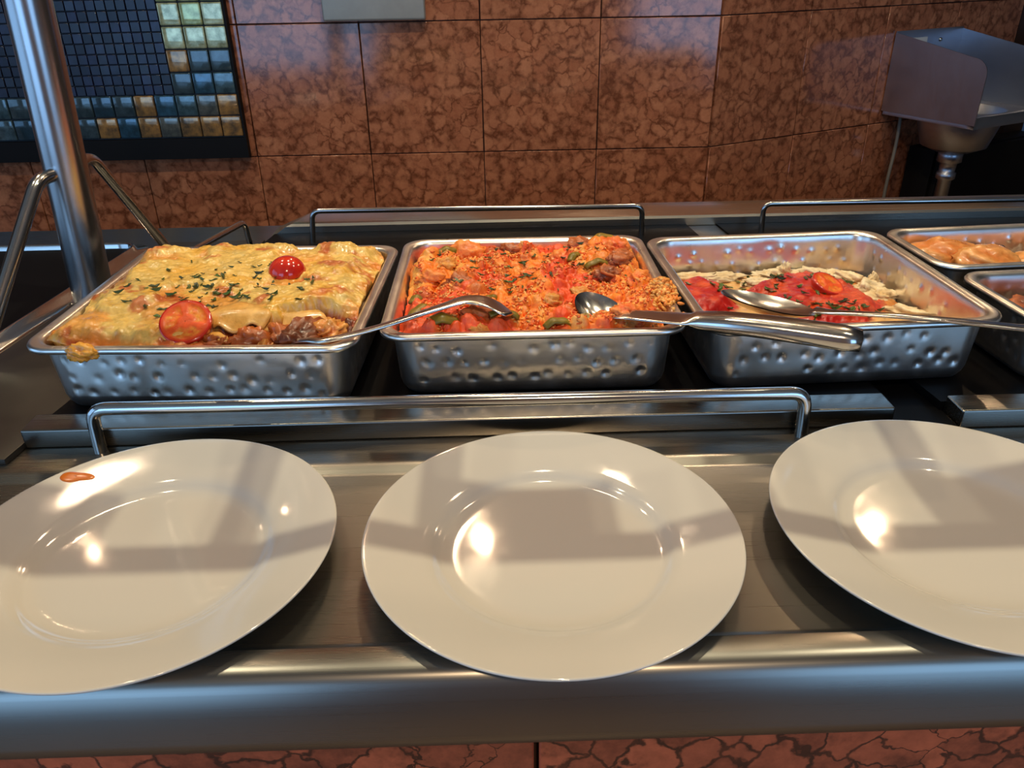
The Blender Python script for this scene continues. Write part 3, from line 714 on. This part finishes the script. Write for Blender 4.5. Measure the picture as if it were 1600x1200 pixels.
# loose grains
bm = bmesh.new(); bmesh.ops.create_icosphere(bm, subdivisions=1, radius=1); GP = np.array([v.co[:] for v in bm.verts]); GF = np.array([[v.index for v in f.verts] for f in bm.faces]); bm.free()
def grains(name, xy, zz, k, label, seed, cols, size=(.0032, .0012)):
    rg = np.random.default_rng(seed); n = len(xy); Vs = []; Cs = []
    for i in range(n):
        q = GP*np.array([size[0]*rg.uniform(.8, 1.25), size[1]*rg.uniform(.85, 1.3), size[1]*rg.uniform(.85, 1.2)])
        q[:, 2] += .10*q[:, 0]**2/size[0]
        rm_ = np.array(Matrix.Rotation(rg.uniform(0, 6.28), 3, 'Z') @ Matrix.Rotation(rg.normal(0, .45), 3, 'Y'))
        Vs.append(q@rm_.T+np.array([xy[i][0], xy[i][1], zz[i]])); cc = np.array(cols[rg.integers(len(cols))])*rg.uniform(.8, 1.15); Cs.append(np.tile(cc, (len(GP), 1)))
    Fs = np.concatenate([GF+i*len(GP) for i in range(n)])
    place(name, mesh(name, np.concatenate(Vs), Fs, True, np.concatenate(Cs)), M_RICE, k, (0, 0, 0), label=label, cat='rice', kind='stuff')
rg = np.random.default_rng(8)
xy = np.c_[rg.uniform(-.136, .140, 5200), rg.uniform(-.136, .122, 5200)]
dens = fbm(xy[:, 0]*30, xy[:, 1]*30, 150, 3)+.25*np.exp(-((xy[:, 0]-.05)**2+(xy[:, 1]+.08)**2)/(2*.05**2))+.3*np.exp(-((xy[:, 0]-.13)**2+(xy[:, 1]+.03)**2)/(2*.04**2))
xy = xy[dens > .60]
grains('rice_grains', xy, rice_height(xy[:, 0], xy[:, 1])+.0004, 'rice', 'loose rice grains coated in tomato over the middle pan', 9,
       [lin((244, 144, 62)), lin((238, 112, 40)), lin((246, 184, 104)), lin((226, 96, 38))])
# grains spilling over the right rim
s1 = np.c_[np.clip(rg.normal(.146, .010, 520), .118, .163), rg.normal(-.062, .014, 520)]
top = .077+.021*np.exp(-((s1[:, 0]-.148)**2/(2*.012**2)+(s1[:, 1]+.06)**2/(2*.013**2))); hz = top-rg.uniform(0, 1, 520)**2*.012
hz = np.where(s1[:, 0] > .146, np.maximum(hz, .0815), hz)
grains('spilled_rice', s1, hz, 'rice', 'clump of rice spilling over the right rim of the rice pan', 19, [lin((246, 176, 84)), lin((242, 146, 60)), lin((248, 190, 110))], (.0040, .0021))
# vegetables and meat in the rice
for i, (x, y, l, an) in enumerate([(-.12, -.085, 1.2, .9), (-.128, -.055, .9, 1.3), (-.095, -.125, 1.1, .2), (-.03, -.118, 1.1, .1), (.025, -.132, 1.0, .3), (.062, -.098, 1.0, -.5), (.085, .03, 1.0, .2), (.10, .118, 1.3, .3), (-.10, .09, .9, .4), (.06, .052, .8, 1.0), (-.045, -.06, .7, .6)]):
    m_, n_ = 9, 16; u, v = np.meshgrid(np.linspace(-1, 1, n_), np.linspace(-1, 1, m_))
    px = u*.0155*l*(1-.12*v*v); py = v*.0075*l*(1-.2*u*u); pz = .0062*(1-u*u)*l-.0035*v*v+.0008*np.sin(u*6+i)
    cc = mixv(lin((96, 88, 20)), lin((150, 122, 36)), fbm(u*1.5+i*3, v*1.5, 5))
    o = place('pepper_piece', height_mesh('pepper_piece', px, py, pz, cc), M_FISH, 'rice', (x, y, rice_z(x, y)+.001), (random.uniform(-.3, .5), random.uniform(-.3, .3), an),
              label=('olive green pepper strip standing near the left rim of the rice pan', 'olive green small pepper piece highest along the left rim of the rice', 'olive green pepper piece beneath the spoon handle at the rice front left', 'olive green pepper piece under the flat spoon handle end', 'olive green pepper piece at the front rim middle of the rice', 'olive green pepper piece left of the spoon bowl in the rice', 'olive green pepper piece behind the spoon bowl in the rice', 'olive green large pepper piece at the back right corner of the rice', 'olive green pepper piece at the back left corner of the rice', 'olive green small pepper piece behind the others right of the rice centre', 'olive green small pepper piece left of the rice centre behind the handle')[i], cat='pepper', group='green pepper pieces in the rice')
    md = o.modifiers.new('thick', 'SOLIDIFY'); md.thickness = .003
for i, (x, y, r_, an, cc) in enumerate([(.075, .098, 1.35, .3, 'b'), (.112, .095, 1.5, -.4, 'o'), (.12, .06, 1.1, .8, 'b'), (.095, .0, 1.1, .5, 'b'), (.11, .035, 1.0, .1, 'b'), (-.075, .105, 1.6, .2, 'o'), (-.02, .115, 1.2, .1, 'b'), (-.06, -.105, 1.25, .5, 'b'), (-.082, -.005, 1.2, -.2, 'b'), (-.115, .01, 1.1, .3, 'o'),
                                         (.02, -.072, 1.0, .5, 'y'), (.098, -.118, 1.0, .2, 'o'), (-.055, -.135, .9, .1, 'y'), (.128, -.02, 1.1, .9, 'o'), (.045, .085, 1.0, .5, 'o'), (-.10, .055, 1.1, .8, 'y'), (.0, .02, .9, .3, 'o'), (.06, -.03, .9, .2, 'y')]):
    col = {'b': (lin((130, 60, 26)), lin((198, 108, 52))), 'o': (lin((226, 92, 28)), lin((246, 146, 62))), 'y': (lin((206, 120, 44)), lin((228, 164, 80)))}[cc]
    CHL = ['brown meat chunk at the back, right of the rice middle', 'orange chunk piled highest at the back right of the rice', 'brown meat chunk by the right rim below the highest chunk', 'brown meat chunk just behind the spoon bowl in the rice', 'brown meat chunk right of the spoon bowl by the pan wall', 'large orange chunk at the back left of the rice', 'brown meat chunk at the back middle of the rice', 'long brown meat chunk in front of the flat spoon handle', 'brown meat chunk left of the rice centre', 'orange chunk beside the left wall of the rice pan', 'pale potato chunk left of the spoon bowl in the rice', 'orange chunk below the spoon neck at the front rim', 'pale chunk at the front rim under the spoon handle end', 'orange chunk against the right wall behind the spilled rice', 'orange chunk between the two back peppers of the rice', 'pale chunk near the left wall toward the rice back', 'orange chunk at the very centre of the rice', 'pale chunk just behind the spoon bowl tip']
    nm, lb, gr = {'b': ('meat_chunk', 'browned meat chunk half buried in the tomato rice', 'browned meat chunks in the rice'), 'o': ('sauced_chunk', 'orange sauced chunk sticking out of the tomato rice', 'orange chunks in the rice'),
                  'y': ('potato_chunk', 'pale golden potato chunk in the tomato rice', 'pale chunks in the rice')}[cc]
    place(nm, blob(nm, .0150*r_, .0110*r_, .0095*r_, 60+i, .30, 1.5, col), M_RICE, 'rice', (x, y, rice_z(x, y)-.001), (0, 0, an), label=CHL[i], cat=nm.split('_')[0] if cc != 'o' else 'food', group=gr)
pp = list(zip(rg.normal(-.02, .05, 45), rg.normal(.01, .03, 45)))+list(zip(rg.normal(-.01, .05, 34), rg.normal(.06, .03, 34)))+list(zip(rg.uniform(-.11, .12, 20), rg.uniform(-.06, .09, 20)))
parsley('chopped_parsley', 'rice', [(x, y) for x, y in pp if abs(x) < .13 and -.1 < y < .12], rice_z, 15, 'chopped green parsley sprinkled over the tomato rice')

# ------------------------------------------------------------------ fish in red sauce
fw2, fd2 = .134, .1295
X, Y = np.meshgrid(np.linspace(-fw2, fw2, 240), np.linspace(-fd2, fd2, 230))
def fish_parts(X, Y):
    e = .5*(fbm(X*30, Y*30, 201)-.5)
    a_ = np.hypot((X+.105)/.052, (Y-.052)/.060)+e      # left red mound
    b_2 = np.hypot((X-.035)/.080, (Y-.030)/.095)+e     # centre sauce
    return a_, b_2
def fish_height(X, Y):
    a_, b_2 = fish_parts(X, Y)
    base = .0235+.005*fbm(X*30, Y*30, 203)+.0035*fbm(X*90, Y*90, 205)
    H = base+.016*sstep(1.0, .45, a_)+.011*sstep(1.02, .7, b_2)*(1+.35*(fbm(X*45, Y*45, 209)-.5))
    return H+.0022*fbm(X*170, Y*170, 211)
H = fish_height(X, Y); a_, b_2 = fish_parts(X, Y)
c = mixv(lin((196, 126, 58)), lin((214, 172, 110)), sstep(.35, .65, fbm(X*34, Y*34, 221)))
sau = np.clip(np.maximum(sstep(1.02, .9, a_), sstep(1.04, .92, b_2)), 0, 1)
c = mixv(c, mixv(lin((178, 22, 14)), lin((206, 74, 34)), sstep(.4, .7, fbm(X*50, Y*50, 225))), sau)
fm = height_mesh('red_sauce', X, Y, H, c)
place('red_sauce', fm, M_FISH, 'fish', (0, 0, 0), label='thick red tomato sauce pooled over the fish pan bottom', cat='sauce', kind='stuff')
def fish_z(x, y): return float(fish_height(np.array([x]), np.array([y]))[0])
for i, (x, y, rx, ry, rz, an) in enumerate([(-.105, .118, .030, .009, .009, 0), (-.055, .118, .024, .009, .008, .1), (.005, .118, .022, .010, .009, .3), (.028, .122, .012, .008, .017, .6), (.075, .118, .030, .010, .010, -.3), (.105, .098, .022, .010, .010, -.6),
                                             (.128, .072, .011, .008, .022, .3), (.112, .055, .017, .013, .014, .2), (.122, .035, .022, .011, .010, .2), (.125, -.018, .024, .010, .009, -.7), (.122, -.075, .012, .010, .018, .2), (.118, -.105, .018, .012, .010, .3), (-.02, .098, .018, .012, .008, .4), (-.09, -.1, .025, .012, .01, .2), (.03, -.105, .03, .012, .01, .1)]):
    place('fish_flake', blob('fish_flake', rx, ry, rz*.8, 90+i, .36, 1.5, (lin((220, 186, 132)), lin((240, 224, 186)))), M_FISH, 'fish', (x, y, fish_z(min(x, .13), min(y, .125))+.002), (0, .1*(i % 3-1), an),
          label=('long white fish flake at the back left corner of the fish pan', 'white fish flake at the back wall left of the middle', 'flat white fish flake at the back wall middle', 'pointed white fish flake standing at the back wall', 'long white fish flake along the back right of the sauce', 'white fish flake at the back right corner of the fish pan', 'tall pointed fish flake standing by the right wall', 'thick rounded fish flake right of the tomato half', 'white fish flake below the rounded flake by the right wall', 'flat fish flake at the middle of the right wall', 'small upright fish flake low by the right wall', 'fish flake at the front right corner of the fish pan', 'fish flake behind the spoon bowl left of the sauce', 'fish flake under the spoon bowl at the front left', 'fish flake at the front middle under the spoon handle')[i], cat='fish', group='white fish flakes around the red sauce')
tomato_half('c', .0215, 'orange tomato half standing tilted in the red fish sauce', 'fish', (.056, .046, fish_z(.056, .046)+.009), (R(22), R(12), .3), 'tomato halves on the dishes')
pp = list(zip(rg.normal(.03, .05, 60), rg.normal(-.03, .04, 60)))+list(zip(rg.normal(.09, .03, 26), rg.normal(.09, .02, 26)))+list(zip(rg.normal(-.02, .03, 22), rg.normal(.1, .02, 22)))+list(zip(rg.uniform(-.12, .12, 24), rg.uniform(-.1, .1, 24)))
parsley('chopped_parsley', 'fish', [(x, y) for x, y in pp if abs(x) < .128 and abs(y) < .122], fish_z, 25, 'chopped green parsley scattered over the red fish sauce', (.0026, .006))

# ------------------------------------------------------------------ golden fillets and meat at the right
for i, (x, y, z, rx, ry, rz, an) in enumerate([(-.095, .028, .058, .050, .030, .020, -.25), (-.062, -.028, .060, .042, .026, .020, -.2), (-.03, .03, .050, .045, .028, .016, .3), (.03, -.02, .050, .05, .028, .018, .1), (.08, .02, .05, .04, .03, .018, .4)]):
    place('golden_fillet', blob('golden_fillet', rx, ry, rz, 120+i, .14, 1.2, (lin((206, 120, 52)), lin((232, 172, 104)))), M_CHEESE, 'gold', (x*.95, y*.8, z+.002), (0, 0, an*.5),
          label=('golden fillet in the back left corner of the right rear pan', 'golden fillet at the front left of the right rear pan', 'golden fillet at the back middle of the right rear pan', 'golden fillet at the front middle of the right rear pan', 'golden fillet at the far right end of the rear pan')[i], cat='fillet', group='golden fillets in the right rear pan')
for i, (x, y, z, rx, ry, rz, an) in enumerate([(-.09, .03, .050, .035, .026, .018, .2), (-.105, -.02, .052, .030, .024, .018, 1), (-.055, -.01, .054, .036, .026, .018, -.3), (-.03, .035, .052, .034, .024, .018, .6), (.01, -.02, .052, .04, .03, .018, .3), (.06, .02, .052, .04, .03, .018, .9), (.10, -.02, .05, .03, .03, .018, .2)]):
    place('meat_piece', blob('meat_piece', rx, ry, rz, 140+i, .25, 1.6, (lin((96, 36, 18)), lin((206, 116, 58)))), M_RICE, 'meat', (x*.92, y*.6, z+.002), (0, 0, an*.3),
          label=('browned meat piece in the back left corner of the meat pan', 'browned meat piece in the front left corner of the meat pan', 'browned meat piece in the left middle of the meat pan', 'browned meat piece at the back middle of the meat pan', 'browned meat piece at the front middle of the meat pan', 'browned meat piece right of the middle in the meat pan', 'browned meat piece at the right end of the meat pan')[i], cat='meat', group='browned meat in the right front pan')

# ------------------------------------------------------------------ spoons
def bowl(name, L, w_, dep, th=.0012):
    """spoon bowl, tip at +x, opening up; egg outline"""
    m_, n_ = 16, 48; V = []
    an = np.linspace(0, 2*np.pi, n_, endpoint=False)
    ox = np.cos(an)*L; oy = np.sin(an)*w_*(1-.13*np.cos(an))
    for off in (0, -th):
        rr = np.linspace(1, .02, m_) if off == 0 else np.linspace(.02, 1, m_)
        for q in rr: V.append(np.stack([ox*q, oy*q, -dep*(1-q**2.2)+off+0*an], -1))
    return mesh(name, np.concatenate(V), grid_faces(2*m_, n_, True))
def spoon(label, bowl_args, bowl_loc, bowl_rot, path, w_, t_, group='serving spoons', extra=None, matb=M_SPOON):
    o = empty('serving_spoon', bowl_loc, 0, label=label, cat='spoon', group=group)
    link('bowl', bowl('bowl', *bowl_args), matb, o, (0, 0, 0), bowl_rot)
    bl = Vector(bowl_loc)
    d_ = (Vector(path[-1])-Vector(path[0])); side = Vector((-d_.y, d_.x, 0)).normalized()
    link('handle', loft('handle', [Vector(p)-bl for p in path], w_, t_, side), M_SPOON, o)
    if extra: extra(o, bl, side)
    return o
def smooth_path(pts, n=40):
    P = np.array(pts, float); t = np.r_[0, np.cumsum(np.linalg.norm(np.diff(P, axis=0), axis=1))]; t /= t[-1]
    out = []
    for u in np.linspace(0, 1, n):
        i = min(max(np.searchsorted(t, u)-1, 0), len(P)-2); p0, p1, p2, p3 = P[max(i-1, 0)], P[i], P[i+1], P[min(i+2, len(P)-1)]
        s_ = (u-t[i])/(t[i+1]-t[i]+1e-9)
        out.append(.5*((2*p1)+(-p0+p2)*s_+(2*p0-5*p1+4*p2-p3)*s_**2+(-p0+3*p1-3*p2+p3)*s_**3))
    return [tuple(q) for q in out], np.linspace(0, 1, n)
# 1: buried in the scooped lasagna corner, flat handle end over the rice pan
pts, u = smooth_path([(-.228, .762, .083), (-.195, .735, .097), (-.172, .726, .101), (-.12, .742, .107), (-.06, .773, .114), (-.032, .786, .1165), (-.008, .778, .115), (.012, .763, .107)])
spoon('serving spoon stuck in the lasagna corner with a flat handle end over the rice', (.036, .022, .012), (-.258, .778, .072), (0, R(14), R(165)), pts,
      np.interp(u, [0, .2, .6, .72, .86, .97, 1], [.005, .0042, .0052, .0075, .0135, .0125, .008]), np.interp(u, [0, .2, .7, 1], [.0022, .0024, .0020, .0016]))
# 2: bowl in the rice, thick hollow handle
pts, u = smooth_path([(.122, .775, .100), (.140, .763, .1045), (.190, .742, .1075), (.200, .738, .108), (.26, .719, .108), (.34, .694, .104), (.352, .690, .103)])
spoon('large serving spoon resting in the rice with a thick rounded handle', (.034, .025, .013), (.110, .796, .099), (R(0), R(-12), R(118)), pts,
      np.interp(u, [0, .10, .26, .33, .36, .5, .93, .98, 1], [.010, .0135, .0155, .015, .0135, .015, .017, .015, .008]), np.interp(u, [0, .1, .33, .36, .5, .93, .98, 1], [.0018, .0016, .0018, .0075, .010, .0115, .0095, .003]))
# 3: lying across the fish pan
pts, u = smooth_path([(.338, .778, .0985), (.352, .766, .1005), (.40, .748, .1035), (.46, .733, .1025), (.53, .713, .1005), (.62, .688, .0985)])
spoon('serving spoon with a wide bowl lying across the fish pan', (.052, .031, .012), (.297, .806, .0975), (R(8), R(-4), R(148)), pts,
      np.interp(u, [0, .08, .25, .6, 1], [.009, .0055, .0045, .007, .009]), np.interp(u, [0, .3, 1], [.0016, .0022, .0022]))

# ------------------------------------------------------------------ halogen spotlights on a track by the marble wall (they give the warm light)
link('light_track', box_mesh('light_track', -1.6, 1.5, 1.83, 1.87, 1.30, 1.33, .003), M_DARK, label='black light track hung in front of the marble wall', cat='light track')
shade = [(0, .13), (.03, .13), (.034, .12), (.038, .0), (.036, .0), (.032, .10), (0, .104)]
for i, x in enumerate((-1.2, -.06, 1.10)):
    lp = empty('spotlight', (x, 1.85, 1.10), 0, label='%s black halogen spotlight on the light track' % ('first', 'second', 'third')[i], cat='spotlight', group='spotlights on the track')
    tl = math.atan2(1.05, 1.0)
    link('shade', lathe('shade', shade, 32), M_DARK, lp, None, (-R(38), 0, 0))
    link('hanger', tube('hanger', [(.2, 0, .23), (.2, 0, .80)], .004, 8), M_DARK, lp)
    link('stem', tube('stem', [(0, .06, .10), (0, 0, .2)], .006, 10), M_DARK, lp)
    l = bpy.data.lights.new('lamp_bulb', 'SPOT'); l.energy = LAMP_POWER*(.12, 1, 1.1)[i]; l.color = LAMP_COL; l.spot_size = R(125); l.spot_blend = .6; l.shadow_soft_size = .009
    lo = bpy.data.objects.new('lamp_bulb', l); C.objects.link(lo); lo.parent = lp; lo.rotation_euler = (-R(38), 0, 0); lo.location = (0, -.004, -.006)
# added unseen sneeze guard tube, its panels and arms shaped to shade the plates
sg = empty('shadow_guard_tube', (0, .64, .555), 0, label='added sneeze guard tube with shadow-casting panels above the tray shelf', cat='added guard tube')
link('tube', tube('tube', [(-1.5, 0, 0), (1.7, 0, 0)], .0115, 20), M_RAIL, sg)
for x in (-.56, -.25, .061, .373, .69):
    link('shadow_panel', box_mesh('shadow_panel', -.053, .053, .010, .058, -.002, .002, .0008, 1), M_PLATEBOX, sg, (x, 0, 0))
    link('shadow_arm', box_mesh('shadow_arm', -.013, .013, .012, .16, .003, .008), M_RAIL, sg, (x-.056, 0, 0)); link('shadow_arm', box_mesh('shadow_arm', -.013, .013, .0, .16, .003, .008), M_RAIL, sg, (x+.135, 0, 0))
link('bracket', tube('bracket', [(-.557, 0, 0), (-.557, .452, .004)], .008, 14), M_RAIL, sg)
link('back_tube', tube('back_tube', [(-1.5, .16, .006), (1.7, .16, .006)], .007, 16), M_RAIL, sg)
